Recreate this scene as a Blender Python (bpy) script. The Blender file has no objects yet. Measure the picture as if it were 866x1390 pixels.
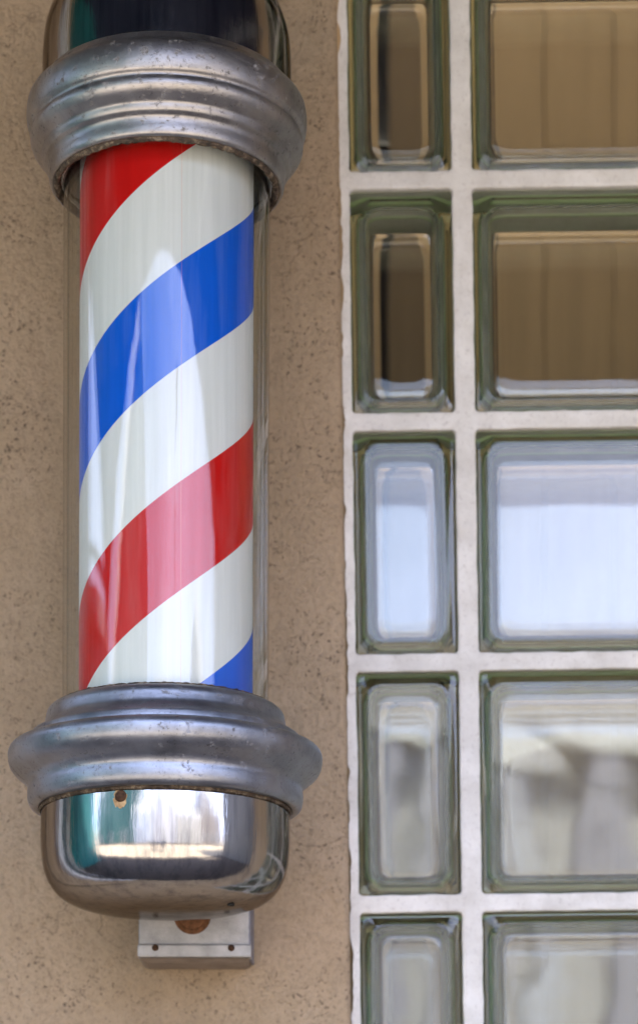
import bpy, bmesh, math, random
from mathutils import Vector, Matrix, noise

R = math.radians
random.seed(7)
S = 0.000575                 # metres per photo pixel at the pole axis
F = 3300.0
D = F * S                    # camera distance to the pole axis
CZ = 1.6                     # camera height
CX, HY = 433.0, 1745.0
WALL_Y = 0.16
FACE_Y = 0.173               # mortar face

sc = bpy.context.scene
col = sc.collection

# ------------------------------------------------------------------ helpers
def P(px, py, y=0.0):
    k = S * (D + y) / D
    return Vector(((px - CX) * k, y, CZ + (HY - py) * k))

def link(name, me, mat=None, parent=None, smooth=False):
    o = bpy.data.objects.new(name, me)
    col.objects.link(o)
    if mat: me.materials.append(mat)
    if parent: o.parent = parent
    if smooth:
        for p in me.polygons: p.use_smooth = True
    return o

def from_bm(name, bm, mat=None, parent=None, smooth=False, sharp=None):
    me = bpy.data.meshes.new(name)
    bm.to_mesh(me); bm.free()
    o = link(name, me, mat, parent, smooth)
    if smooth and sharp:
        me.set_sharp_from_angle(angle=R(sharp))
    return o

def empty(name, loc, parent=None):
    o = bpy.data.objects.new(name, None)
    o.empty_display_size = 0.05
    col.objects.link(o); o.location = loc
    if parent: o.parent = parent
    return o

def tag(o, label=None, cat=None, group=None, kind=None):
    if label: o['label'] = label
    if cat: o['category'] = cat
    if group: o['group'] = group
    if kind: o['kind'] = kind
    return o

def box(bm, x0, x1, y0, y1, z0, z1, bevel=0.0):
    t = bmesh.new()
    vs = [t.verts.new((x, y, z)) for x in (x0, x1) for y in (y0, y1) for z in (z0, z1)]
    for f in ((0,1,3,2),(4,6,7,5),(0,4,5,1),(2,3,7,6),(0,2,6,4),(1,5,7,3)):
        t.faces.new([vs[i] for i in f])
    bmesh.ops.recalc_face_normals(t, faces=t.faces)
    if bevel:
        bmesh.ops.bevel(t, geom=list(t.edges), offset=bevel, segments=2, affect='EDGES', profile=0.5)
    me = bpy.data.meshes.new('t'); t.to_mesh(me); t.free()
    bm.from_mesh(me); bpy.data.meshes.remove(me)

def boxo(name, mat, parent, x0, x1, y0, y1, z0, z1, bevel=0.0):
    bm = bmesh.new(); box(bm, x0, x1, y0, y1, z0, z1, bevel)
    return from_bm(name, bm, mat, parent)

def smooth_profile(pts, n=3):
    """Catmull-Rom through the points, so a lathe profile is rounded."""
    out = []
    for i in range(len(pts) - 1):
        p0 = pts[max(i-1, 0)]; p1 = pts[i]; p2 = pts[i+1]; p3 = pts[min(i+2, len(pts)-1)]
        for k in range(n):
            t = k / n
            q = []
            for a in range(2):
                q.append(0.5*((2*p1[a]) + (-p0[a]+p2[a])*t + (2*p0[a]-5*p1[a]+4*p2[a]-p3[a])*t*t
                              + (-p0[a]+3*p1[a]-3*p2[a]+p3[a])*t**3))
            out.append(tuple(q))
    out.append(pts[-1])
    return out

def lathe(name, prof, mat, parent, base, segs=160, jitter=0.0, jscale=60.0, sharp=None, closed=False):
    """prof: (radius px, photo y px); base: photo y that is z=0 locally."""
    bm = bmesh.new(); rings = []
    for r, y in prof:
        z = (base - y) * S
        if r <= 0.01:
            rings.append([bm.verts.new((0, 0, z))]); continue
        ring = []
        for k in range(segs):
            a = 2*math.pi*k/segs
            rr = r * S
            v = Vector((rr*math.sin(a), -rr*math.cos(a), z))
            if jitter:
                nn = noise.noise(v*jscale) + 0.6*noise.noise(v*jscale*3.1)
                v += Vector((math.sin(a), -math.cos(a), 0.0))*jitter*nn
                v.z += jitter*noise.noise(v*jscale*1.7 + Vector((5, 3, 1)))
            ring.append(bm.verts.new(v))
        rings.append(ring)
    pairs = list(zip(rings, rings[1:]))
    if closed: pairs.append((rings[-1], rings[0]))
    for a, b in pairs:
        n = max(len(a), len(b))
        for k in range(n):
            k2 = (k+1) % n
            if len(a) == 1: bm.faces.new((a[0], b[k2], b[k]))
            elif len(b) == 1: bm.faces.new((a[k], a[k2], b[0]))
            else: bm.faces.new((a[k], a[k2], b[k2], b[k]))
    bmesh.ops.recalc_face_normals(bm, faces=bm.faces)
    return from_bm(name, bm, mat, parent, True, sharp)

# ------------------------------------------------------------------ materials
def newmat(name):
    m = bpy.data.materials.new(name); m.use_nodes = True
    nt = m.node_tree
    for n in list(nt.nodes): nt.nodes.remove(n)
    out = nt.nodes.new('ShaderNodeOutputMaterial')
    return m, nt, out

class N:
    def __init__(s, nt): s.nt = nt
    def add(s, t, **kw):
        n = s.nt.nodes.new(t)
        for k, v in kw.items():
            if hasattr(n, k) and k not in ('inputs',): setattr(n, k, v)
        return n
    def l(s, a, b): s.nt.links.new(a, b)
    def math(s, op, a, b=None, c=None, clamp=False):
        n = s.nt.nodes.new('ShaderNodeMath'); n.operation = op; n.use_clamp = clamp
        for i, v in enumerate((a, b, c)):
            if v is None: continue
            if hasattr(v, 'links') or hasattr(v, 'is_linked'): s.l(v, n.inputs[i])
            else: n.inputs[i].default_value = v
        return n.outputs[0]
    def noise(s, vec, scale, detail=4, rough=0.6, dist=0.0):
        n = s.add('ShaderNodeTexNoise')
        n.inputs['Scale'].default_value = scale; n.inputs['Detail'].default_value = detail
        n.inputs['Roughness'].default_value = rough; n.inputs['Distortion'].default_value = dist
        if vec is not None: s.l(vec, n.inputs['Vector'])
        return n.outputs['Fac']
    def coords(s, scale=None, kind='Object'):
        t = s.add('ShaderNodeTexCoord'); o = t.outputs[kind]
        if scale:
            m = s.add('ShaderNodeMapping'); m.inputs['Scale'].default_value = scale
            s.l(o, m.inputs['Vector']); o = m.outputs[0]
        return o
    def ramp(s, fac, stops, interp='LINEAR'):
        r = s.add('ShaderNodeValToRGB'); r.color_ramp.interpolation = interp
        e = r.color_ramp.elements
        while len(e) > 1: e.remove(e[-1])
        e[0].position = stops[0][0]; e[0].color = c4(stops[0][1])
        for p, c in stops[1:]:
            q = e.new(p); q.color = c4(c)
        s.l(fac, r.inputs['Fac']); return r.outputs['Color']
    def mix(s, fac, a, b, blend='MIX'):
        m = s.add('ShaderNodeMix'); m.data_type = 'RGBA'; m.blend_type = blend
        for sock, v in ((m.inputs[0], fac), (m.inputs[6], a), (m.inputs[7], b)):
            if hasattr(v, 'is_linked'): s.l(v, sock)
            elif isinstance(v, (int, float)): sock.default_value = v
            else: sock.default_value = c4(v)
        return m.outputs[2]
    def bump(s, h, strength, dist, normal=None):
        b = s.add('ShaderNodeBump'); b.inputs['Strength'].default_value = strength
        b.inputs['Distance'].default_value = dist
        s.l(h, b.inputs['Height'])
        if normal is not None: s.l(normal, b.inputs['Normal'])
        return b.outputs[0]
    def bsdf(s, out, base=(.5,.5,.5), rough=.5, metal=0, spec=.5, normal=None):
        b = s.add('ShaderNodeBsdfPrincipled')
        for k, v in (('Base Color', base), ('Roughness', rough), ('Metallic', metal), ('Specular IOR Level', spec)):
            sock = b.inputs[k]
            if hasattr(v, 'is_linked'): s.l(v, sock)
            elif isinstance(v, (int, float)): sock.default_value = v
            else: sock.default_value = c4(v)
        if normal is not None: s.l(normal, b.inputs['Normal'])
        if out is not None: s.l(b.outputs[0], out.inputs['Surface'])
        return b

def c4(c):
    if isinstance(c, (int, float)): return (c, c, c, 1)
    return tuple(c) + (1,) if len(c) == 3 else tuple(c)

def mat_stucco():
    m, nt, out = newmat('stucco'); n = N(nt)
    v = n.coords()
    big = n.noise(v, 5, 5, .6)
    mid = n.noise(v, 45, 5, .6)
    fine = n.noise(v, 260, 5, .7)
    base = n.ramp(big, [(.3, (.53,.385,.245)), (.7, (.66,.50,.345))])
    base = n.mix(n.math('MULTIPLY', mid, .55), base, (.38,.28,.165))
    vo = n.add('ShaderNodeTexVoronoi'); vo.inputs['Scale'].default_value = 290; vo.inputs['Randomness'].default_value = 1
    dv = n.add('ShaderNodeMapping'); n.l(v, dv.inputs['Vector'])
    dist = n.add('ShaderNodeVectorMath'); dist.operation = 'ADD'
    nz = n.add('ShaderNodeTexNoise'); nz.inputs['Scale'].default_value = 240; n.l(v, nz.inputs['Vector'])
    sc_ = n.add('ShaderNodeVectorMath'); sc_.operation = 'SCALE'; sc_.inputs[3].default_value = .009
    n.l(nz.outputs['Color'], sc_.inputs[0]); n.l(v, dist.inputs[0]); n.l(sc_.outputs[0], dist.inputs[1])
    n.l(dist.outputs[0], vo.inputs['Vector'])
    sep = n.add('ShaderNodeSeparateColor'); n.l(vo.outputs['Color'], sep.inputs[0])
    st = n.noise(n.coords((1, 1, .12)), 16, 4, .6)
    base = n.mix(n.math('MULTIPLY', n.math('SUBTRACT', st, .50), 1.6, clamp=True), base, (.36,.27,.18))
    # a pit only in some cells, its size differing from cell to cell
    size = n.math('MULTIPLY', n.math('SUBTRACT', sep.outputs[0], .16), .55, clamp=True)
    pit = n.math('SUBTRACT', size, vo.outputs['Distance'])
    pit = n.math('MULTIPLY', pit, 9, clamp=True)
    patch = n.math('MULTIPLY', n.math('SUBTRACT', n.noise(v, 14, 3), .36), 4, clamp=True)
    pit = n.math('MULTIPLY', pit, patch)
    base = n.mix(n.math('MULTIPLY', pit, .68), base, (.11,.08,.06))
    base = n.mix(n.math('MULTIPLY', n.math('SUBTRACT', fine, .46), 2.4, clamp=True), base, (.33,.25,.165))
    ve = n.add('ShaderNodeTexVoronoi'); ve.feature = 'DISTANCE_TO_EDGE'; ve.inputs['Scale'].default_value = 4.2
    wv = n.add('ShaderNodeVectorMath'); wv.operation = 'SCALE'; wv.inputs[3].default_value = .16
    wn = n.add('ShaderNodeTexNoise'); wn.inputs['Scale'].default_value = 13; wn.inputs['Detail'].default_value = 6; n.l(v, wn.inputs['Vector'])
    n.l(wn.outputs['Color'], wv.inputs[0])
    wa = n.add('ShaderNodeVectorMath'); wa.operation = 'ADD'; n.l(v, wa.inputs[0]); n.l(wv.outputs[0], wa.inputs[1]); n.l(wa.outputs[0], ve.inputs['Vector'])
    crack = n.math('MULTIPLY', n.math('SUBTRACT', .0045, ve.outputs['Distance']), 260, clamp=True)
    crack = n.math('MULTIPLY', crack, n.math('MULTIPLY', n.math('SUBTRACT', n.noise(v, 5.5, 2), .54), 12, clamp=True))
    base = n.mix(n.math('MULTIPLY', crack, .6), base, (.14,.10,.07))
    trowel = n.noise(n.coords((1, 1, .6)), 20, 3, .5, 1.2)
    h = n.math('ADD', n.math('MULTIPLY', trowel, 3.0), n.math('MULTIPLY', fine, 1.5))
    h = n.math('ADD', h, n.math('MULTIPLY', mid, .8))
    h = n.math('SUBTRACT', h, n.math('MULTIPLY', pit, 1.0))
    nm = n.bump(h, .9, .0030)
    n.bsdf(out, base, .92, 0, .2, nm)
    return m

def mat_mortar():
    m, nt, out = newmat('mortar'); n = N(nt)
    v = n.coords()
    a = n.noise(v, 22, 5, .65); b = n.noise(v, 260, 4, .7)
    base = n.ramp(a, [(.3, (.60,.575,.53)), (.62, (.79,.77,.73))])
    base = n.mix(n.math('MULTIPLY', n.math('SUBTRACT', b, .55), 3.0, clamp=True), base, (.40,.36,.33))
    h = n.math('ADD', n.math('MULTIPLY', b, .5), a)
    n.bsdf(out, base, .9, 0, .2, n.bump(h, .5, .0012))
    return m

def mat_cast(name, tint=(.56,.57,.60), dark=0.0, met=.93):
    """weathered cast aluminium: oxide speckle, darker pits, pale streaks."""
    m, nt, out = newmat(name); n = N(nt)
    v = n.coords()
    a = n.noise(v, 28, 6, .65); f = n.noise(v, 420, 3, .6); s_ = n.noise(v, 170, 5, .75)
    k = 1 - dark
    base = n.ramp(a, [(.30, tuple(c*.55*k for c in tint)), (.52, tuple(c*.85*k for c in tint)), (.75, tuple(c*1.1*k for c in tint))])
    spots = n.math('MULTIPLY', n.math('SUBTRACT', s_, .563), 9, clamp=True)
    spots = n.math('MULTIPLY', spots, n.math('MULTIPLY', n.math('SUBTRACT', n.noise(v, 18, 3), .34), 5, clamp=True))
    base = n.mix(n.math('MULTIPLY', spots, .75), base, (.07,.06,.055))
    fs = n.math('MULTIPLY', n.math('SUBTRACT', n.noise(v, 520, 3, .6), .60), 10, clamp=True)
    fs = n.math('MULTIPLY', fs, n.math('MULTIPLY', n.math('SUBTRACT', n.noise(v, 40, 3), .44), 6, clamp=True))
    base = n.mix(n.math('MULTIPLY', fs, .55), base, (.10,.095,.09))
    ox = n.math('MULTIPLY', n.math('SUBTRACT', n.noise(v, 95, 5, .7, .8), .63), 8, clamp=True)
    fs = n.math('MULTIPLY', n.math('SUBTRACT', n.noise(v, 520, 3, .6), .60), 10, clamp=True)
    fs = n.math('MULTIPLY', fs, n.math('MULTIPLY', n.math('SUBTRACT', n.noise(v, 40, 3), .44), 6, clamp=True))
    base = n.mix(n.math('MULTIPLY', fs, .55), base, (.10,.095,.09))
    ox = n.math('MULTIPLY', ox, n.math('MULTIPLY', n.math('SUBTRACT', n.noise(v, 9, 2), .5), 7, clamp=True))
    base = n.mix(n.math('MULTIPLY', ox, .7), base, (.72,.73,.75))
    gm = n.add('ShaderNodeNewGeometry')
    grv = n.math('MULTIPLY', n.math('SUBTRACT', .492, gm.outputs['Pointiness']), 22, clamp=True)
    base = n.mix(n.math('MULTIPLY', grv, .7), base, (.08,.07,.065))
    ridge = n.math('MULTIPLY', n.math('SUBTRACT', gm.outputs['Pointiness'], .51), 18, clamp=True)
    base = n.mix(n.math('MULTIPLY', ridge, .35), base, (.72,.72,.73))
    rough = n.math('ADD', .27, n.math('MULTIPLY', a, .20))
    rough = n.math('ADD', rough, n.math('MULTIPLY', spots, .35))
    h = n.math('SUBTRACT', n.math('MULTIPLY', f, .4), n.math('MULTIPLY', spots, .8))
    h = n.math('ADD', h, n.math('MULTIPLY', n.noise(v, 60, 3), .5))
    metal = n.math('SUBTRACT', met, n.math('MULTIPLY', n.math('MAXIMUM', spots, ox), .7))
    n.bsdf(out, base, rough, metal, .5, n.bump(h, .30, .0008))
    return m

def mat_chrome():
    m, nt, out = newmat('worn_chrome'); n = N(nt)
    v = n.coords((1, 1, .16))
    st = n.noise(v, 190, 4, .6)
    v2 = n.coords()
    lo = n.noise(v2, 14, 3)
    base = n.mix(lo, (.43,.42,.405), (.50,.495,.49))
    st2 = n.noise(n.coords((1, 1, .05)), 110, 5, .7)
    base = n.mix(n.math('MULTIPLY', n.math('SUBTRACT', st2, .46), 4.5, clamp=True), base, (.27,.27,.29))  # vertical streaks of the mirrored street painted into the base colour
    sp = n.math('MULTIPLY', n.math('SUBTRACT', n.noise(v2, 300, 4, .7), .68), 9, clamp=True)
    base = n.mix(n.math('MULTIPLY', sp, .5), base, (.25,.18,.11))
    rough = n.math('ADD', .05, n.math('MULTIPLY', st, .16))
    h = n.math('ADD', n.math('MULTIPLY', st, 1.1), n.math('MULTIPLY', lo, 4.0))
    b = n.bsdf(out, base, rough, 1.0, .5, n.bump(h, .16, .0008))
    b.inputs['Specular Tint'].default_value = (.42,.38,.34,1)
    return m

def mat_rust(name='rust', c0=(.10,.045,.02), c1=(.24,.11,.05)):
    m, nt, out = newmat(name); n = N(nt)
    v = n.coords(); a = n.noise(v, 240, 5, .7)
    n.bsdf(out, n.ramp(a, [(.35, c0), (.65, c1)]), .85, .1, .3, n.bump(a, .6, .001))
    return m

def mat_grime():
    m, nt, out = newmat('grimy_gasket'); n = N(nt)
    v = n.coords(); a = n.noise(v, 150, 6, .75)
    base = n.ramp(a, [(.36, (.035,.028,.022)), (.52, (.11,.08,.055)), (.60, (.33,.26,.18)), (.68, (.06,.05,.04))])
    n.bsdf(out, base, .7, .35, .4, n.bump(a, .9, .002))
    return m

PITCH = 572.0
def mat_stripes(base_py):
    m, nt, out = newmat('striped_enamel'); n = N(nt)
    v = n.coords(); sp = n.add('ShaderNodeSeparateXYZ'); n.l(v, sp.inputs[0])
    ang = n.math('ARCTAN2', sp.outputs[0], n.math('MULTIPLY', sp.outputs[1], -1.0))
    py = n.math('SUBTRACT', base_py, n.math('DIVIDE', sp.outputs[2], S))
    t = n.math('DIVIDE', n.math('SUBTRACT', py, 282.0), PITCH)
    t = n.math('ADD', t, n.math('DIVIDE', ang, 2*math.pi))
    t = n.math('FRACT', n.math('ADD', t, 10.0))
    white = (.78,.81,.80)
    base = n.ramp(t, [(0, white), (.2455, (.0,.115,.72)), (.482, white), (.748, (.60,.004,.002))], 'CONSTANT')
    v2 = n.coords((1, 1, .12))
    w = n.noise(v2, 70, 3)
    base = n.mix(n.math('MULTIPLY', n.math('SUBTRACT', w, .5), .35, clamp=True), base, (.55,.60,.60))
    d = n.noise(v, 330, 4, .7)
    d = n.math('MULTIPLY', n.math('SUBTRACT', d, .70), 12, clamp=True)
    base = n.mix(n.math('MULTIPLY', d, .5), base, (.12,.12,.11))
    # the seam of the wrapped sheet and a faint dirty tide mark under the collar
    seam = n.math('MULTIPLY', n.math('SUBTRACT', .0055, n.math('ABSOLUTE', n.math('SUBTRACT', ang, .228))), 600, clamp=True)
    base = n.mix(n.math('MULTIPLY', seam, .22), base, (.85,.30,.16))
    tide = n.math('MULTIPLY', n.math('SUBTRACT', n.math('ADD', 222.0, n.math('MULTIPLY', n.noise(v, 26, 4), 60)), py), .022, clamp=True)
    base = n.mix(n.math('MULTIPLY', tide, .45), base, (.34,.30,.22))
    n.bsdf(out, base, .45, 0, .12)
    return m

def mat_tube():
    """thin clear cylinder: straight transmission plus the two-faced gloss of glass."""
    m, nt, out = newmat('clear_tube_glass'); n = N(nt)
    v = n.coords((1, 1, .03))
    st = n.noise(v, 220, 3, .6)
    v2 = n.coords()
    fl = n.noise(v2, 9, 2)
    nm = n.bump(n.math('ADD', fl, n.math('MULTIPLY', st, .05)), .10, .004)
    geo = n.add('ShaderNodeNewGeometry')
    # the node inverts the index on back faces; undo it, since light goes straight through
    ior = n.math('ADD', 1.52, n.math('MULTIPLY', geo.outputs['Backfacing'], 1/1.52 - 1.52))
    fr = n.add('ShaderNodeFresnel'); n.l(ior, fr.inputs['IOR']); n.l(nm, fr.inputs['Normal'])
    tr = n.add('ShaderNodeBsdfTransparent')
    n.l(n.ramp(st, [(.3, (.93,.94,.925)), (.7, (.985,.99,.98))]), tr.inputs['Color'])
    gl = n.add('ShaderNodeBsdfGlossy'); gl.inputs['Roughness'].default_value = .02
    n.l(nm, gl.inputs['Normal'])
    mx = n.add('ShaderNodeMixShader'); n.l(fr.outputs[0], mx.inputs[0]); n.l(tr.outputs[0], mx.inputs[1]); n.l(gl.outputs[0], mx.inputs[2])
    # a little dust and haze on the surface
    df = n.add('ShaderNodeBsdfDiffuse'); df.inputs['Color'].default_value = (.55,.55,.53,1)
    dust = n.math('MULTIPLY', n.math('SUBTRACT', n.noise(v2, 420, 5, .75), .64), .35, clamp=True)
    dust = n.math('ADD', dust, n.math('MULTIPLY', st, .006))
    m2 = n.add('ShaderNodeMixShader'); n.l(dust, m2.inputs[0]); n.l(mx.outputs[0], m2.inputs[1]); n.l(df.outputs[0], m2.inputs[2])
    n.l(m2.outputs[0], out.inputs['Surface'])
    return m

def mat_block_glass():
    m, nt, out = newmat('green_block_glass'); n = N(nt)
    v = n.coords()
    vs = n.coords((1, 1, 1))
    w = n.noise(vs, 11, 1, .4, .3)
    w2 = n.noise(v, 70, 2, .5)
    nm = n.bump(w, .05, .010)
    g = n.add('ShaderNodeBsdfGlass'); g.inputs['IOR'].default_value = 1.56
    g.inputs['Roughness'].default_value = 0.0
    g.inputs['Color'].default_value = (.99,.995,.985,1); n.l(nm, g.inputs['Normal'])
    n.l(g.outputs[0], out.inputs['Surface'])
    ab = n.add('ShaderNodeVolumeAbsorption'); ab.inputs['Density'].default_value = 5
    ab.inputs['Color'].default_value = (.48,.84,.20,1)
    n.l(ab.outputs[0], out.inputs['Volume'])
    return m

def mat_plain(name, c, rough=.7, metal=0, var=.25, scale=8, spec=.4, bump=.0):
    m, nt, out = newmat(name); n = N(nt)
    v = n.coords(); a = n.noise(v, scale, 5, .6)
    base = n.ramp(a, [(.3, tuple(x*(1-var) for x in c)), (.7, tuple(min(1, x*(1+var*.4)) for x in c))])
    nm = n.bump(n.noise(v, scale*12, 4), bump, .002) if bump else None
    n.bsdf(out, base, rough, metal, spec, nm)
    return m

def mat_edge_coat():
    m, nt, out = newmat('pale_green_edge_coating'); n = N(nt)
    a = n.noise(n.coords(), 30, 4)
    n.bsdf(out, n.ramp(a, [(.3, (.66,.77,.50)), (.7, (.80,.88,.66))]), .8, 0, .1)
    return m

def mat_boards(name='tan_boards', k=1.0):
    m, nt, out = newmat(name); n = N(nt)
    v = n.coords((1, 1, .05)); a = n.noise(v, 60, 5, .65)
    b = n.noise(n.coords(), 3, 2)
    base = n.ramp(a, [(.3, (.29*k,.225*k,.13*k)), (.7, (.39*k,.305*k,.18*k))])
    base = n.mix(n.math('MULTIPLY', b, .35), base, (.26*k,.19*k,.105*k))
    n.bsdf(out, base, .75, 0, .3)
    return m

STUCCO = mat_stucco(); MORTAR = mat_mortar()
CAST = mat_cast('weathered_aluminium', (.44,.43,.43)); CAST_D = mat_cast('painted_dull_aluminium', (.38,.40,.45), .0, .90)
CHROME = mat_chrome(); RUST = mat_rust(); DARK_RUST = mat_rust('dark_rust', (.035,.018,.010), (.10,.05,.025)); GRIME = mat_grime()
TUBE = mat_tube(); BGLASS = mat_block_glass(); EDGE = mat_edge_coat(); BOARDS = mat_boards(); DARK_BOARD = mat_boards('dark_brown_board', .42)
BRACKET = mat_plain('galvanised_sheet', (.47,.465,.46), .5, .55, .30, 60, .5, .25)
BLACK = mat_plain('dark_void', (.02,.02,.02), .8)

# ------------------------------------------------------------------ window of glass blocks
KW = S * (D + FACE_Y) / D                       # metres per pixel on the mortar face
WC = (640.0, 735.0)                              # window origin, in photo pixels
W_ROOT_LOC = P(WC[0], WC[1], FACE_Y)
TILT = -R(.8)
def wl(px, py):                                   # photo pixel (untilted grid) -> window-local x, z
    return (px - WC[0]) * KW, (WC[1] - py) * KW

cols = [(479.5, 621.0), (646.0, 952.0), (975.0, 1281.0)]
ROWP = 327.5
rows = [(253.5 + ROWP*i, 559.5 + ROWP*i) for i in range(-2, 5)]
OPEN = (467.0, 1296.0, rows[0][0] - 13, rows[-1][1] + 13)   # stucco opening l, r, t, b

def rrect(hw, hh, r, y, cx=0, cz=0, n=6):
    r = min(r, hw*.98, hh*.98); pts = []
    for qx, qz, a0 in ((1,1,0), (-1,1,90), (-1,-1,180), (1,-1,270)):
        for k in range(n+1):
            a = R(a0 + 90*k/n)
            pts.append(Vector((cx + qx*(hw-r) + r*math.cos(a), y, cz + qz*(hh-r) + r*math.sin(a))))
    return pts

def loft(bm, rings, flip):
    vr = [[bm.verts.new(p) for p in r] for r in rings]
    fs = []
    for a, b in zip(vr, vr[1:]):
        m_ = len(a)
        for k in range(m_):
            q = (a[k], a[(k+1) % m_], b[(k+1) % m_], b[k])
            fs.append(bm.faces.new(q if flip else q[::-1]))
    c0 = vr[0][::-1] if flip else vr[0]
    c1 = vr[-1] if flip else vr[-1][::-1]
    fs.append(bm.faces.new(c0)); fs.append(bm.faces.new(c1))
    return fs

def block_mesh(hw, hh, name):
    bm = bmesh.new()
    T = .080
    def o(i, y, r): return rrect(hw-i, hh-i, r, y)
    fr_ = [(.0115,.0000,.012), (.0105,.0000,.012), (.0095,.0005,.011), (.0048,.0027,.006), (.0036,.0028,.005), (.0018,.0031,.004), (.0005,.0045,.003), (0,.0070,.003)]
    outer = [o(*q) for q in fr_] + [o(0,.034,.003), o(.003,.037,.003), o(.003,.043,.003), o(0,.046,.003)] + [o(i, T-y, r_) for i, y, r_ in reversed(fr_)]
    for f in loft(bm, outer, False):
        ys = [v.co.y for v in f.verts]
        if min(ys) > .0069 and max(ys) < T-.0069: f.material_index = 1
    def c(i, y, r): return rrect(hw-i, hh-i, r, y)
    cf = [(.0300,.0068,.010), (.0220,.0068,.012), (.0175,.0071,.0135), (.0145,.0082,.0145), (.0122,.0108,.015), (.0108,.0150,.015), (.0100,.0260,.0148), (.0093,.0390,.0145)]
    cav = [c(*q) for q in cf] + [c(i, T-y, r_) for i, y, r_ in reversed(cf)]
    loft(bm, cav, True)
    bmesh.ops.triangulate(bm, faces=[f for f in bm.faces if len(f.verts) > 4])
    me = bpy.data.meshes.new(name); bm.to_mesh(me); bm.free()
    me.materials.append(BGLASS); me.materials.append(EDGE)
    for p in me.polygons: p.use_smooth = True
    return me

def build_window():
    # mortar: one mesh, with ragged openings round each block
    bm = bmesh.new()
    def jit(x, z, k):
        p = Vector((x*k, 3.1, z*k))
        return noise.noise(p) + .5*noise.noise(p*2.7)
    for ci, (x0, x1) in enumerate(cols):
        L = OPEN[0] + 1.8 if ci == 0 else (cols[ci-1][1] + x0)/2
        Rr = OPEN[1] - 1 if ci == len(cols)-1 else (x1 + cols[ci+1][0])/2
        for ri, (y0, y1) in enumerate(rows):
            T_ = OPEN[2] + 1 if ri == 0 else (rows[ri-1][1] + y0)/2
            B_ = OPEN[3] - 1 if ri == len(rows)-1 else (y1 + rows[ri+1][0])/2
            nx = int((x1-x0)/2.4); nz = int((y1-y0)/2.4)
            def ring(l, r, t, b):
                q = []
                for k in range(nx): q.append((l + (r-l)*k/nx, t, 0, -1))
                for k in range(nz): q.append((r, t + (b-t)*k/nz, 1, 0))
                for k in range(nx): q.append((r - (r-l)*k/nx, b, 0, 1))
                for k in range(nz): q.append((l, b - (b-t)*k/nz, -1, 0))
                return q
            inn = ring(x0+1.2, x1-1.2, y0+1.2, y1-1.2); out_ = ring(L, Rr, T_, B_)
            rr = []
            # (blend between opening and cell edge, depth)
            for bl, dep, jamp in ((0, .078, 0), (0, .0042, .4), (0, .0012, 1.0), (.10, .0002, 1.0), (.5, .0011, .3), (1.0, .0004, 0)):
                lay = []
                for (ax, ay, nx_, ny_), (bx, by, _, _) in zip(inn, out_):
                    px = ax + (bx-ax)*bl; py = ay + (by-ay)*bl
                    X, Z = wl(ax, ay)
                    j = jit(X, Z, 55)*1.1*jamp
                    dcx = min(abs(ax-x0), abs(ax-x1)); dcy = min(abs(ay-y0), abs(ay-y1))
                    px += nx_*j*(1-bl); py += ny_*j*(1-bl)
                    # rounded corners of the opening
                    if bl < .3 and dcx < 6 and dcy < 6:
                        k = (6 - max(dcx, dcy))/6*2.0
                        px += -k if ax > (x0+x1)/2 else k; py += k if ay < (y0+y1)/2 else -k
                    X, Z = wl(px, py)
                    if bl == 1.0 and ci == 0 and nx_ == -1:
                        X += max(-.0006, jit(3.3, Z, 45)*.0028)
                    X2, Z2 = wl(bx, by)
                    dy = .0005*noise.noise(Vector((X*110, 1, Z*110))) + .0003*noise.noise(Vector((X*300, 2, Z*300)))
                    lay.append(bm.verts.new((X, dep + dy, Z)))
                rr.append(lay)
            for a, b in zip(rr, rr[1:]):
                m_ = len(a)
                for k in range(m_):
                    bm.faces.new((a[k], a[(k+1) % m_], b[(k+1) % m_], b[k]))
    bmesh.ops.remove_doubles(bm, verts=bm.verts, dist=.00025)
    # outer lip back into the wall
    bmesh.ops.recalc_face_normals(bm, faces=bm.faces)
    win = from_bm('glass_block_window', bm, MORTAR, None, True)
    win.location = W_ROOT_LOC; win.rotation_euler = (0, TILT, 0)
    tag(win, 'window of greenish glass blocks set in pale rough mortar beside the barber pole', 'window')
    meshes = {}
    for ci, (x0, x1) in enumerate(cols):
        for ri, (y0, y1) in enumerate(rows):
            k = 0 if ci == 0 else 1
            X, Z = wl((x0+x1)/2, (y0+y1)/2)
            if k not in meshes:
                meshes[k] = block_mesh((x1-x0)/2*KW, (y1-y0)/2*KW, 'glass_block')
            o = bpy.data.objects.new('glass_block', meshes[k]); col.objects.link(o)
            o.parent = win
            o.location = (X, .0024 + random.uniform(-.0003, .0003), Z)
            if k == 0: o['label'] = 'narrow glass block'
            o.rotation_euler = (R(random.uniform(-.25, .25)), R(random.uniform(-.15, .15)), R(random.uniform(-.25, .25)))
    return win
window = build_window()

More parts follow.
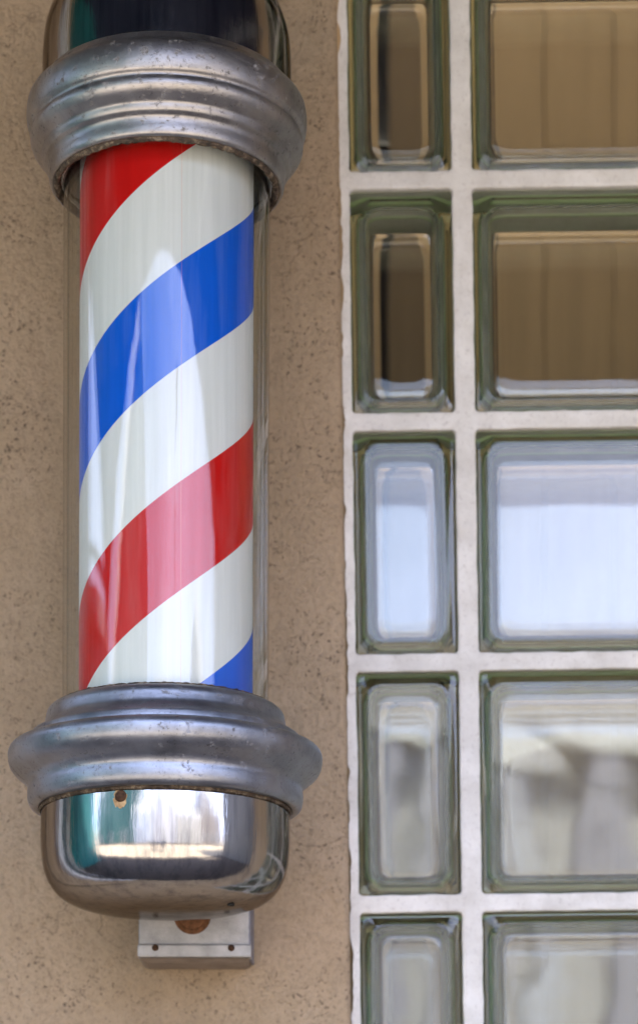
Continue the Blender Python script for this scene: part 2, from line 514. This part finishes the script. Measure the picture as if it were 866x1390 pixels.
# ------------------------------------------------------------------ stucco wall round the opening
def build_wall():
    bm = bmesh.new()
    l, t = wl(OPEN[0], OPEN[2]); r, b = wl(OPEN[1], OPEN[3])
    yf = WALL_Y - FACE_Y
    rad = .0075
    rings = [((-5.2, 4.6, 2.6, -2.4), yf), ((l-rad*2.2, r+rad*2.2, t+rad*2.2, b-rad*2.2), yf)]
    for k in range(0, 7):
        a = R(90*k/6)
        g = rad*(1-math.sin(a))
        rings.append(((l-g, r+g, t+g, b-g), yf + rad*(1-math.cos(a))))
    rings.append(((l, r, t, b), .24))
    vr = []
    for (L, Rr, T_, B_), y in rings:
        vr.append([bm.verts.new((x, y, z)) for x, z in ((L, T_), (Rr, T_), (Rr, B_), (L, B_))])
    for a, b_ in zip(vr, vr[1:]):
        for k in range(4):
            bm.faces.new((a[k], a[(k+1) % 4], b_[(k+1) % 4], b_[k]))
    # back and edges: the wall has a thickness
    bk = [bm.verts.new((x, .24, z)) for x, z in ((-5.2, 2.6), (4.6, 2.6), (4.6, -2.4), (-5.2, -2.4))]
    for k in range(4):
        bm.faces.new((bk[k], bk[(k+1) % 4], vr[0][(k+1) % 4], vr[0][k]))
        bm.faces.new((vr[-1][k], vr[-1][(k+1) % 4], bk[(k+1) % 4], bk[k]))
    bmesh.ops.recalc_face_normals(bm, faces=bm.faces)
    w = from_bm('stucco_wall', bm, STUCCO, None, True, 40)
    w.location = W_ROOT_LOC; w.rotation_euler = (0, TILT, 0)
    tag(w, 'rough tan stucco wall with small dark pits behind the barber pole', 'wall')
build_wall()

# ------------------------------------------------------------------ the room behind the blocks
def build_interior():
    y0 = FACE_Y + .92
    t = empty('board_partition', Vector((P(800, 2600, y0).x, y0, 0)))
    tag(t, 'tan vertical boards seen dimly through the glass blocks', 'partition')
    base = t.location
    def b(px0, px1, dy=0.0, mat=BOARDS):
        a = P(px0, 0, y0); c = P(px1, 0, y0)
        o = boxo('board', mat, t, a.x-base.x+.0004, c.x-base.x-.0004, dy, .018+dy, .02, 4.3, .0012)
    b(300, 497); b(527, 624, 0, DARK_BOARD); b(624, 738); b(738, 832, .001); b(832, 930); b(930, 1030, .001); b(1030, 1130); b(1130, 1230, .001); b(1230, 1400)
    room = bmesh.new()
    for q in ((-4.6,-4.5,1.13,4.2,0,4.4), (4.0,4.1,1.13,4.2,0,4.4), (-4.6,4.1,4.2,4.3,0,4.4)): box(room, *q)
    rm = from_bm('back_room', room, BLACK)
    tag(rm, 'dark room walls behind the glass block window', 'room', kind='structure')
build_interior()
rf = boxo('flat_roof', mat_plain('roof_felt', (.15,.15,.15)), None, -5.2, 4.6, 1.12, 6.0, 4.45, 4.65)  # roof begins behind the boards: an invented open well lets daylight reach them
tag(rf, 'flat felt roof over the shop behind an added open light well', 'roof')

# ------------------------------------------------------------------ the barber pole
BASE = 1300.0
XC = 224.6
pole = empty('barber_pole', P(XC, BASE, 0))
pole.rotation_euler = (0, R(.14), 0)
tag(pole, 'red, white and blue striped pole in a clear tube with chrome end domes', 'barber pole')

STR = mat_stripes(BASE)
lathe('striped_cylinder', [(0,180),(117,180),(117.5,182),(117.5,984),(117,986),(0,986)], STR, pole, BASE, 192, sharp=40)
lathe('glass_tube', [(139.5,225),(139.5,972),(134.5,972),(134.5,225)], TUBE, pole, BASE, 192, sharp=40, closed=True)
# top collar
tc = smooth_profile([(168,128),(176,141),(183,144.5),(187.5,151),(189.3,162),(188.8,174),(186.6,184),(183.6,189),(182.9,193),(184.2,198),(183.6,205),(180,212.5),(174,219),(169.5,224),(168,230),(166,235),(161.5,239.5),(159.8,246),(159.3,256),(158,263),(155,266.5),(151,266)], 4)
tc = [(a, b if b < 184 else 184 + (b-184)*.885) for a, b in tc]
topc = lathe('top_collar', tc + [(150,253),(150,130)], CAST, pole, BASE, 192)
lathe('gasket_ring', smooth_profile([(150.5,243),(152.5,256),(151.5,260.5),(148,262),(144.5,259),(143.5,253),(141.5,249),(141,242)], 3), GRIME, topc, BASE, 220, .0011, 180)
lathe('sealant_bead', smooth_profile([(143.5,248),(142.6,253),(141.3,255),(140.2,253),(140,248)], 2), mat_plain('old_sealant', (.55,.53,.48), .5, 0, .4, 90), topc, BASE, 260, .0009, 260)
lathe('top_dome', smooth_profile([(168,146),(168.3,120),(168.2,90),(167,66),(164.3,48),(159.5,32),(153,15),(145,0),(131,-19),(110,-37),(82,-51),(45,-60),(0,-63)], 5), CHROME, pole, BASE, 192)
# bottom collar
botc = lathe('bottom_collar', [(141.5,985)] + smooth_profile([(142,966),(149,964.5),(156,967),(160.5,973),(162,981),(164,989),(169,995),(177,1000),(183,1004),(185,1010),(186.5,1014.5),(194,1016),(203,1017.5),(209,1021),(212,1027),(212.3,1035),(210.5,1044),(205.5,1052),(198,1058.5),(191,1064),(187.3,1069),(185.8,1074),(186.4,1081),(186,1090),(183.5,1097),(179,1100.5),(173,1101),(169.5,1099)], 4) + [(168.5,1090)], CAST_D, pole, BASE, 192)
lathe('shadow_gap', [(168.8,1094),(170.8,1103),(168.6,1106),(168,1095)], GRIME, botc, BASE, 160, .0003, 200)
lathe('tube_seal', smooth_profile([(149,965),(147,962),(144,961.5),(141,962.5),(140,966)], 2), GRIME, botc, BASE, 260, .0010, 260)
dome = lathe('bottom_dome', smooth_profile([(167.5,1092),(168,1104),(168.4,1125),(168.3,1146),(167.2,1163),(165,1179),(160.5,1194),(153,1207.5),(141.5,1219),(125,1228),(102,1234.5),(72,1238.5),(36,1240.5),(0,1241)], 5), CHROME, pole, BASE, 192)
# rusty screw in the dome, left of its middle
def screw(name, parent, loc, r, mat, direction, label=None):
    bm = bmesh.new(); segs = 20; rings = []
    for rr, h in ((0, .55), (.45, .5), (.8, .32), (1, 0), (1, -.3)):
        rings.append([bm.verts.new((rr*r*math.cos(2*math.pi*k/segs), rr*r*math.sin(2*math.pi*k/segs), h*r)) for k in range(segs)] if rr else [bm.verts.new((0, 0, h*r))])
    for a, b in zip(rings, rings[1:]):
        for k in range(segs):
            k2 = (k+1) % segs
            if len(a) == 1: bm.faces.new((a[0], b[k], b[k2]))
            else: bm.faces.new((a[k], b[k], b[k2], a[k2]))
    # the slot, as a dark notch
    box(bm, -r*.75, r*.75, -r*.12, r*.12, r*.30, r*.555)
    o = from_bm(name, bm, mat, parent, True, 35)
    o.location = loc; o.rotation_euler = Vector(direction).to_track_quat('Z', 'Y').to_euler()
    if label: o['label'] = label
    return o
def on_pole(px, py, rad):
    """point on a surface of revolution (radius px) that projects to the photo pixel."""
    x = px - XC
    f = math.sqrt(max(rad*rad - x*x, 0))
    z = (HY - py) * (F - f) / F
    return Vector((x*S, -f*S, (z - (HY - BASE)) * S)), Vector((x, -f, 0)).normalized()
p, d = on_pole(177, 1081, 168)
screw('screw', dome, p, .0047, DARK_RUST, d, 'rusty screw head below the collar')
# rust stain running down from the screw: thin scab of rust
def scab(name, parent, px, py, rad, w, h, mat, seed):
    rnd = random.Random(seed); bm = bmesh.new(); vs = []
    n_ = 22
    c, d_ = on_pole(px, py, rad)
    cv = bm.verts.new(c + d_*.0006)
    for k in range(n_):
        a = 2*math.pi*k/n_
        q, dd = on_pole(px + w*math.cos(a)*rnd.uniform(.7, 1.15), py + h*math.sin(a)*rnd.uniform(.75, 1.2), rad)
        vs.append(bm.verts.new(q + dd*.00015))
    for k in range(n_): bm.faces.new((cv, vs[k], vs[(k+1) % n_]))
    return from_bm(name, bm, mat, parent, True)
scab('rust_stain', dome, 176.5, 1085, 168.25, 9.5, 13, mat_rust('rust_wash', (.28,.16,.07), (.55,.38,.20)), 3)
# drain hole in the underside of the dome
lathe('drain_hole', [(0,.9),(4.6,.9),(5,.5),(5,-2),(0,-2)], BLACK, dome, 0, 24).location = (.052, -.026, (BASE-1235.4)*S)

# bracket that carries the pole on the wall
def build_bracket():
    br = empty('bracket', (0, 0, 0), pole)
    def q(px, py, y):       # photo pixel at depth y -> pole-local
        v = P(px, py, y) - pole.location
        return v
    yb = .104
    # plate facing the camera with the round rusty knock-out
    bm = bmesh.new()
    z0 = q(0, 1285, yb).z; z1 = q(0, 1205, yb).z
    xl = q(189, 0, yb).x; xr = q(338, 0, yb).x
    box(bm, xl, xr, yb, yb+.003, z0, z1, .0008)
    plate = from_bm('front_plate', bm, BRACKET, br)
    # side cheeks back to the wall; the right one splays outward
    for sgn, xf, xb in ((-1, q(190, 0, yb).x, q(196, 0, .155).x), (1, q(338, 0, yb).x, q(343, 0, .158).x)):
        bm = bmesh.new(); th = .0022
        zt = z1; zb = q(0, 1298, yb).z
        pts = [(xf, yb+.0032), (xb, .1585)]
        vs = []
        for (x, y) in pts:
            for dx in (-th/2, th/2):
                for z in (zb, zt): vs.append(bm.verts.new((x+dx, y, z)))
        for f in ((0,1,3,2),(4,6,7,5),(0,4,5,1),(2,3,7,6),(0,2,6,4),(1,5,7,3)):
            bm.faces.new([vs[i] for i in f])
        bmesh.ops.recalc_face_normals(bm, faces=bm.faces)
        from_bm('side_cheek', bm, mat_plain('darker_side_sheet', (.30,.30,.34), .6, .5, .3, 80), br)  # cheeks coloured darker than the front plate
    # lower lip with two screws
    bm = bmesh.new()
    a = q(187, 1281.5, yb-.006); c = q(341, 1299, yb-.006)
    box(bm, a.x, c.x, yb-.006, yb+.010, c.z, a.z, .0012)
    lip = from_bm('lower_lip', bm, BRACKET, br)
    # inclined pan under the lip
    bm = bmesh.new()
    x0 = q(190, 0, yb).x; x1 = q(338, 0, yb).x
    zt = q(0, 1299.6, yb-.006).z; zb = q(0, 1304, yb).z
    vs = [bm.verts.new(v) for v in ((x0, yb-.003, zt), (x1, yb-.003, zt), (x1-.004, yb+.012, zb), (x0+.004, yb+.012, zb), (x0, .158, zt), (x1, .158, zt), (x1-.004, .158, zb), (x0+.004, .158, zb))]
    for f in ((0,1,2,3),(3,2,6,7),(0,3,7,4),(1,5,6,2),(0,4,5,1),(4,7,6,5)): bm.faces.new([vs[i] for i in f])
    bmesh.ops.recalc_face_normals(bm, faces=bm.faces)
    from_bm('bottom_pan', bm, mat_plain('pan_paint', (.33,.27,.22), .6, .2, .3, 60), br)
    for px in (211, 314):
        v = q(px, 1286.5, yb-.0062)
        screw('screw', lip, v + Vector((0, -.0002, 0)), .0028, DARK_RUST, (0, -1, 0))
    # rusty disc
    v = q(261, 1243, yb-.0012)
    bm = bmesh.new(); segs = 40
    ring = [[bm.verts.new((v.x + r*math.cos(2*math.pi*k/segs), v.y + h, v.z + r*math.sin(2*math.pi*k/segs))) for k in range(segs)] for r, h in ((.0152, .0012), (.0148, 0), (.0118, .0002), (.0112, .0008))]
    for a_, b_ in zip(ring, ring[1:]):
        for k in range(segs): bm.faces.new((a_[k], a_[(k+1) % segs], b_[(k+1) % segs], b_[k]))
    bm.faces.new(ring[-1])
    bmesh.ops.recalc_face_normals(bm, faces=bm.faces)
    from_bm('rusty_knockout', bm, RUST, br, True, 35)
    # stem that joins the dome to the bracket arm
    st = bmesh.new(); box(st, -.010, .010, .072, yb+.002, q(0, 1212, 0).z, q(0, 1198, 0).z, .002)
    from_bm('support_arm', st, RUST, br)
    st = bmesh.new(); box(st, -.02, .02, yb+.0032, .1584, q(0, 1250, 0).z, q(0, 1215, 0).z, .001)
    from_bm('wall_arm', st, BRACKET, br)
    bm = bmesh.new(); box(bm, -.02, .02, .06, .1588, (BASE-130)*S, (BASE-100)*S, .001)
    from_bm('upper_wall_arm', bm, BRACKET, br)
build_bracket()

# ------------------------------------------------------------------ street in front (seen only in the reflections, and it lights the wall)
ASPH = mat_plain('sunlit_concrete_road', (.36,.30,.22), .85, 0, .3, 30, .3)
PAVE = mat_plain('concrete_paving', (.085,.07,.06), .85, 0, .2, 6, .3)
g = bmesh.new()
for a, b in (((-400,-400),(400,400)),):
    vs = [g.verts.new(v) for v in ((a[0],a[1],-.16),(b[0],a[1],-.16),(b[0],b[1],-.16),(a[0],b[1],-.16))]
    g.faces.new(vs)
tag(from_bm('ground', g, mat_plain('dry_ground', (.30,.26,.20), .9, 0, .3, .3)), kind='structure')
tag(boxo('pavement', PAVE, None, -30, 30, -3.2, .35, -.15, 0, .02), kind='structure')
tag(boxo('road', ASPH, None, -60, 60, -12.0, -3.25, -.155, -.13), kind='structure')
tag(boxo('far_pavement', PAVE, None, -30, 30, -15.5, -12.05, -.15, 0, .02), kind='structure')
rm = bmesh.new()
for k in range(-12, 12): box(rm, k*3.0, k*3.0+1.5, -7.7, -7.58, -.1295, -.1285)
tag(from_bm('road_marking', rm, mat_plain('white_road_paint', (.75,.75,.72))), kind='structure')

# awning over the shop front
def build_awning():
    NAVY = mat_plain('navy_canvas', (.022,.030,.075), .8, 0, .2, 20)
    TEAL = mat_plain('teal_canvas', (.01,.20,.22), .8, 0, .2, 20)
    t = empty('shop_awning', (0, WALL_Y, 3.25))
    tag(t, 'navy canvas awning over the shop front, mirrored dark in the upper chrome dome', 'awning')
    def sheet(name, x0, x1, mat):
        bm = bmesh.new()
        prof = [(-.002, .40), (-1.46, -.18), (-1.47, -.36), (-1.466, -.36), (-1.455, -.185), (-.002, .394)]
        a = [bm.verts.new((x0, y, z)) for y, z in prof]; b = [bm.verts.new((x1, y, z)) for y, z in prof]
        for k in range(len(prof)):
            k2 = (k+1) % len(prof); bm.faces.new((a[k], a[k2], b[k2], b[k]))
        bm.faces.new(a[::-1]); bm.faces.new(b)
        bmesh.ops.recalc_face_normals(bm, faces=bm.faces)
        from_bm(name, bm, mat, t)
    sheet('canopy', -1.55, 2.9, NAVY)
    sheet('side_canopy', -3.2, -1.553, TEAL)
    MET = mat_plain('awning_steel', (.5,.5,.5), .4, .8)
    for x in (-3.1, 0.9, 2.8):
        bm = bmesh.new(); box(bm, x-.015, x+.015, -1.44, -.004, -.22, -.19); from_bm('rib', bm, MET, t)
build_awning()

wing = empty('added_wing', (4.75, 0, 0)); tag(wing, 'unseen brown wing added far right of the window', 'building')  # wing added out of view to darken the right-hand reflections
boxo('wall', mat_plain('brown_render', (.10,.07,.05), .9), wing, 0, 5, -3.0, 4, 3.401, 5.6)
boxo('lower_wall', mat_plain('pale_render', (.25,.24,.23), .9), wing, -.02, 5.02, -3.02, 4.02, 0, 3.4)
boxo('coping', mat_plain('wing_coping', (.4,.38,.35)), wing, -.05, 5.05, -3.05, 4.05, 5.602, 5.7)
# unseen door added so its white casing mirrors as a pale strip in the chrome
dr = empty('added_door', (-1.25, WALL_Y, 0)); tag(dr, 'added dark door in a white casing, unseen left of the barber pole', 'door')
WHITE = mat_plain('white_gloss_paint', (.80,.80,.79), .4)
for x in (.45, -.63): boxo('casing', WHITE, dr, x, x+.18, -.055, -.001, 0, 3.0, .004)
boxo('lintel', WHITE, dr, -.449, .449, -.055, -.001, 2.82, 3.0, .004)
lf = boxo('leaf', mat_plain('dark_door_paint', (.03,.035,.04), .4), dr, -.449, .449, -.02, -.001, 0, 2.819)
boxo('handle', mat_plain('brass', (.5,.36,.12), .3, 1), lf, .36, .39, -.06, -.021, 1.0, 1.16, .004)
cb = boxo('reflection_cable', mat_plain('black_rubber', (.02,.02,.02), .5), None, -.372, -.364, WALL_Y-.010, WALL_Y-.002, .4, 3.0, .002)  # strip added out of view to draw a thin dark line in the chrome
tag(cb, 'unseen thin black strip added on the stucco left of the pole', 'cable')

# buildings across the street
def facade(name, x0, x1, h, wallc, label, y=-15.6, depth=9, trim=(.7,.7,.68), stripes=None):
    t = empty(name, ((x0+x1)/2, y, 0)); tag(t, label, 'building')
    W = mat_plain(name+'_render', wallc, .85, 0, .12, 1.5)
    hw = (x1-x0)/2
    boxo('wall', W, t, -hw, hw, -depth, 0, 0, h)
    boxo('cornice', mat_plain(name+'_trim', trim), t, -hw-.03, hw+.03, -.3, .18, h-.35, h+.12)
    G = mat_plain(name+'_glass', (.03,.04,.06), .08, 0, .1, 2, .9)
    if name in ('teal_shop', 'brick_hall'):
        for k in range(3):
            cx = -hw + (k+.5)*2*hw/3
            wd = boxo('window', mat_plain(name+'_frame', trim), t, cx-.75, cx+.75, .002, .08, .9, 2.5)
            boxo('pane', G, wd, cx-.66, cx+.66, .081, .086, .98, 2.42)
    else:
        boxo('shutter', mat_plain(name+'_shutter', tuple(c*.75 for c in wallc)), t, -hw*.3, hw*.2, .141, .18, 0, 2.6)
    if stripes:
        for k in range(int(hw*2/.62)):
            sx = -hw + .2 + k*.62
            boxo('pilaster', mat_plain(name+'_pilaster', stripes[k % len(stripes)]), t, sx, sx+.22+.12*(k%3), .002, .14, 0, h-.36)
    return t
facade('teal_shop', -26, -7.5, 9.5, (.02,.07,.075), 'teal rendered shop across the street on the left')
facade('white_shop', -7.4, -2.6, 5.5, (.36,.39,.44), 'white rendered shop across the street', stripes=[(.46,.50,.56),(.16,.22,.36),(.38,.41,.50)])
facade('lilac_shop', -2.5, 3.4, 5.8, (.42,.42,.42), 'lilac rendered shop across the street', stripes=[(.48,.50,.55),(.33,.33,.38),(.44,.44,.48)])
facade('cream_shop', 3.5, 11.0, 5.3, (.36,.35,.33), 'cream rendered shop across the street', stripes=[(.50,.50,.50),(.30,.28,.25),(.42,.41,.38)])
facade('brick_hall', 11.1, 22, 7.5, (.17,.15,.14), 'brick hall across the street on the right')

# neighbouring teal bay left of the pole
tb = empty('teal_bay', (-3.6, WALL_Y, 0)); tag(tb, 'teal painted bay projecting from the wall far left of the pole', 'building')
boxo('wall', mat_plain('teal_paint', (.02,.30,.31), .5), tb, -.6, .0, -1.9, -.002, .0, 3.05)
for k in range(4): boxo('pilaster', mat_plain('pale_paint', (.10,.34,.34)), tb, .002, .03, -1.8+k*.42, -1.62+k*.42, .0, 2.9)
boxo('coping', mat_plain('bay_coping', (.6,.6,.58)), tb, -.65, .05, -1.95, -.002, 3.052, 3.12)

# lamp post
def lamp():
    t = empty('street_lamp', (2.6, -11.7, 0)); tag(t, 'slim dark street lamp across the road', 'street lamp')
    M_ = mat_plain('lamp_paint', (.03,.035,.04), .5)
    bm = bmesh.new(); rings = []
    for r, z in ((.16,0),(.16,.12),(.09,.2),(.06,.9),(.05,6.3),(.0,6.32)):
        rings.append([bm.verts.new((r*math.cos(a*math.pi/8), r*math.sin(a*math.pi/8), z)) for a in range(16)])
    for a, b in zip(rings, rings[1:]):
        for k in range(16): bm.faces.new((a[k], a[(k+1)%16], b[(k+1)%16], b[k]))
    bmesh.ops.remove_doubles(bm, verts=bm.verts, dist=1e-5)
    from_bm('post', bm, M_, t, True, 40)
    boxo('arm', M_, t, -.03, .03, .04, 1.5, 6.2, 6.26, .01)
    boxo('lantern', M_, t, -.14, .14, 1.1, 1.75, 6.1, 6.198, .03)
lamp()

# two people standing on the road side, mirrored small in the lower dome
def person(x, y, label, coat, legc, arm_up):
    me = bpy.data.meshes.new('person')
    J = [(0,0,.95,.13,.10),(0,0,1.15,.15,.10),(0,0,1.38,.17,.11),(0,0,1.50,.06,.06),(0,0,1.60,.075,.09),(0,0,1.72,.08,.09),
         (.10,0,.88,.085,.085),(.11,.02,.48,.06,.06),(.12,0,.09,.04,.04),(.12,.12,.04,.04,.03),
         (-.10,0,.88,.085,.085),(-.11,.02,.48,.06,.06),(-.12,0,.09,.04,.04),(-.12,.12,.04,.04,.03)]
    if arm_up: arms = [(.20,0,1.40,.055,.055),(.27,.12,1.18,.042,.042),(.10,.27,1.48,.03,.03),(-.20,0,1.40,.055,.055),(-.27,.12,1.18,.042,.042),(-.08,.27,1.48,.03,.03)]
    else: arms = [(.20,0,1.40,.055,.055),(.25,-.03,1.12,.042,.042),(.26,.05,.86,.03,.03),(-.20,0,1.40,.055,.055),(-.25,-.03,1.12,.042,.042),(-.26,.05,.86,.03,.03)]
    J += arms
    E = [(0,1),(1,2),(2,3),(3,4),(4,5),(0,6),(6,7),(7,8),(8,9),(0,10),(10,11),(11,12),(12,13),(2,14),(14,15),(15,16),(2,17),(17,18),(18,19)]
    me.from_pydata([j[:3] for j in J], E, [])
    sk = me.skin_vertices if len(me.skin_vertices) else None
    o = link('person', me, mat_plain('clothes', coat, .8))
    md = o.modifiers.new('skin', 'SKIN')
    for v, j in zip(me.skin_vertices[0].data, J): v.radius = (j[3], j[4])
    me.skin_vertices[0].data[0].use_root = True
    s2 = o.modifiers.new('sub', 'SUBSURF'); s2.levels = 1; s2.render_levels = 2
    o.location = (x, y, 0)
    tag(o, label, 'person')
person(-.12, -5.2, 'person in dark clothes holding a camera up to the face', (.03,.04,.08), None, True)
person(-.85, -5.4, 'person in dark clothes standing with arms at the sides', (.05,.04,.05), None, False)

# ------------------------------------------------------------------ light
SUN_EL, SUN_AZ = 62, 22     # azimuth: degrees from +Y (behind the shop) towards +X
w = bpy.data.worlds.new('World'); sc.world = w; w.use_nodes = True
nt = w.node_tree; n = N(nt)
bg = nt.nodes['Background']
sky = n.add('ShaderNodeTexSky'); sky.sky_type = 'NISHITA'; sky.sun_disc = False
sky.sun_elevation = R(SUN_EL); sky.sun_rotation = R(SUN_AZ)
sky.air_density = 1.0; sky.dust_density = 1.5; sky.ozone_density = 1.5
tc_ = n.add('ShaderNodeTexCoord')
mp = n.add('ShaderNodeMapping'); mp.inputs['Scale'].default_value = (1, 1, 2.6); n.l(tc_.outputs['Generated'], mp.inputs['Vector'])
cl = n.noise(mp.outputs[0], 1.3, 4, .45, .1)
mask = n.math('MULTIPLY', n.math('SUBTRACT', cl, .33), 3.2, clamp=True)
skyc = n.mix(mask, sky.outputs[0], (6.2, 7.0, 10.4))
n.l(skyc, bg.inputs['Color']); bg.inputs['Strength'].default_value = .12

sl = bpy.data.lights.new('sun', 'SUN'); sl.energy = 4.2; sl.angle = R(.5); sl.color = (1, .94, .85)
so = bpy.data.objects.new('sun', sl); col.objects.link(so)
dirv = Vector((math.sin(R(SUN_AZ))*math.cos(R(SUN_EL)), math.cos(R(SUN_AZ))*math.cos(R(SUN_EL)), math.sin(R(SUN_EL))))
so.rotation_euler = dirv.to_track_quat('Z', 'Y').to_euler()
so.location = (0, 5, 8)

# ------------------------------------------------------------------ camera
cam = bpy.data.cameras.new('camera'); co = bpy.data.objects.new('camera', cam); col.objects.link(co)
cam.sensor_fit = 'VERTICAL'; cam.sensor_height = 36; cam.sensor_width = 24
cam.lens = F/1390*36
cam.shift_x = (433 - CX)/1390; cam.shift_y = (HY - 695)/1390
cam.clip_start = .05; cam.clip_end = 2000
co.location = (0, -D, CZ); co.rotation_euler = (R(90), 0, 0)
cam.dof.use_dof = True; cam.dof.focus_distance = D - .07; cam.dof.aperture_fstop = 5.0
sc.camera = co

sc.render.engine = 'CYCLES'
cy = sc.cycles
cy.use_denoising = True
try: cy.denoiser = 'OPENIMAGEDENOISE'
except Exception: pass
cy.max_bounces = 24; cy.transmission_bounces = 20; cy.transparent_max_bounces = 24
cy.glossy_bounces = 10; cy.diffuse_bounces = 5
cy.caustics_reflective = True; cy.caustics_refractive = True
cy.blur_glossy = 0.5
cy.sample_clamp_indirect = 12
vs_ = sc.view_settings
vs_.view_transform = 'Standard'; vs_.look = 'None'; vs_.gamma = 1; vs_.exposure = 2.50; vs_.use_curve_mapping = False
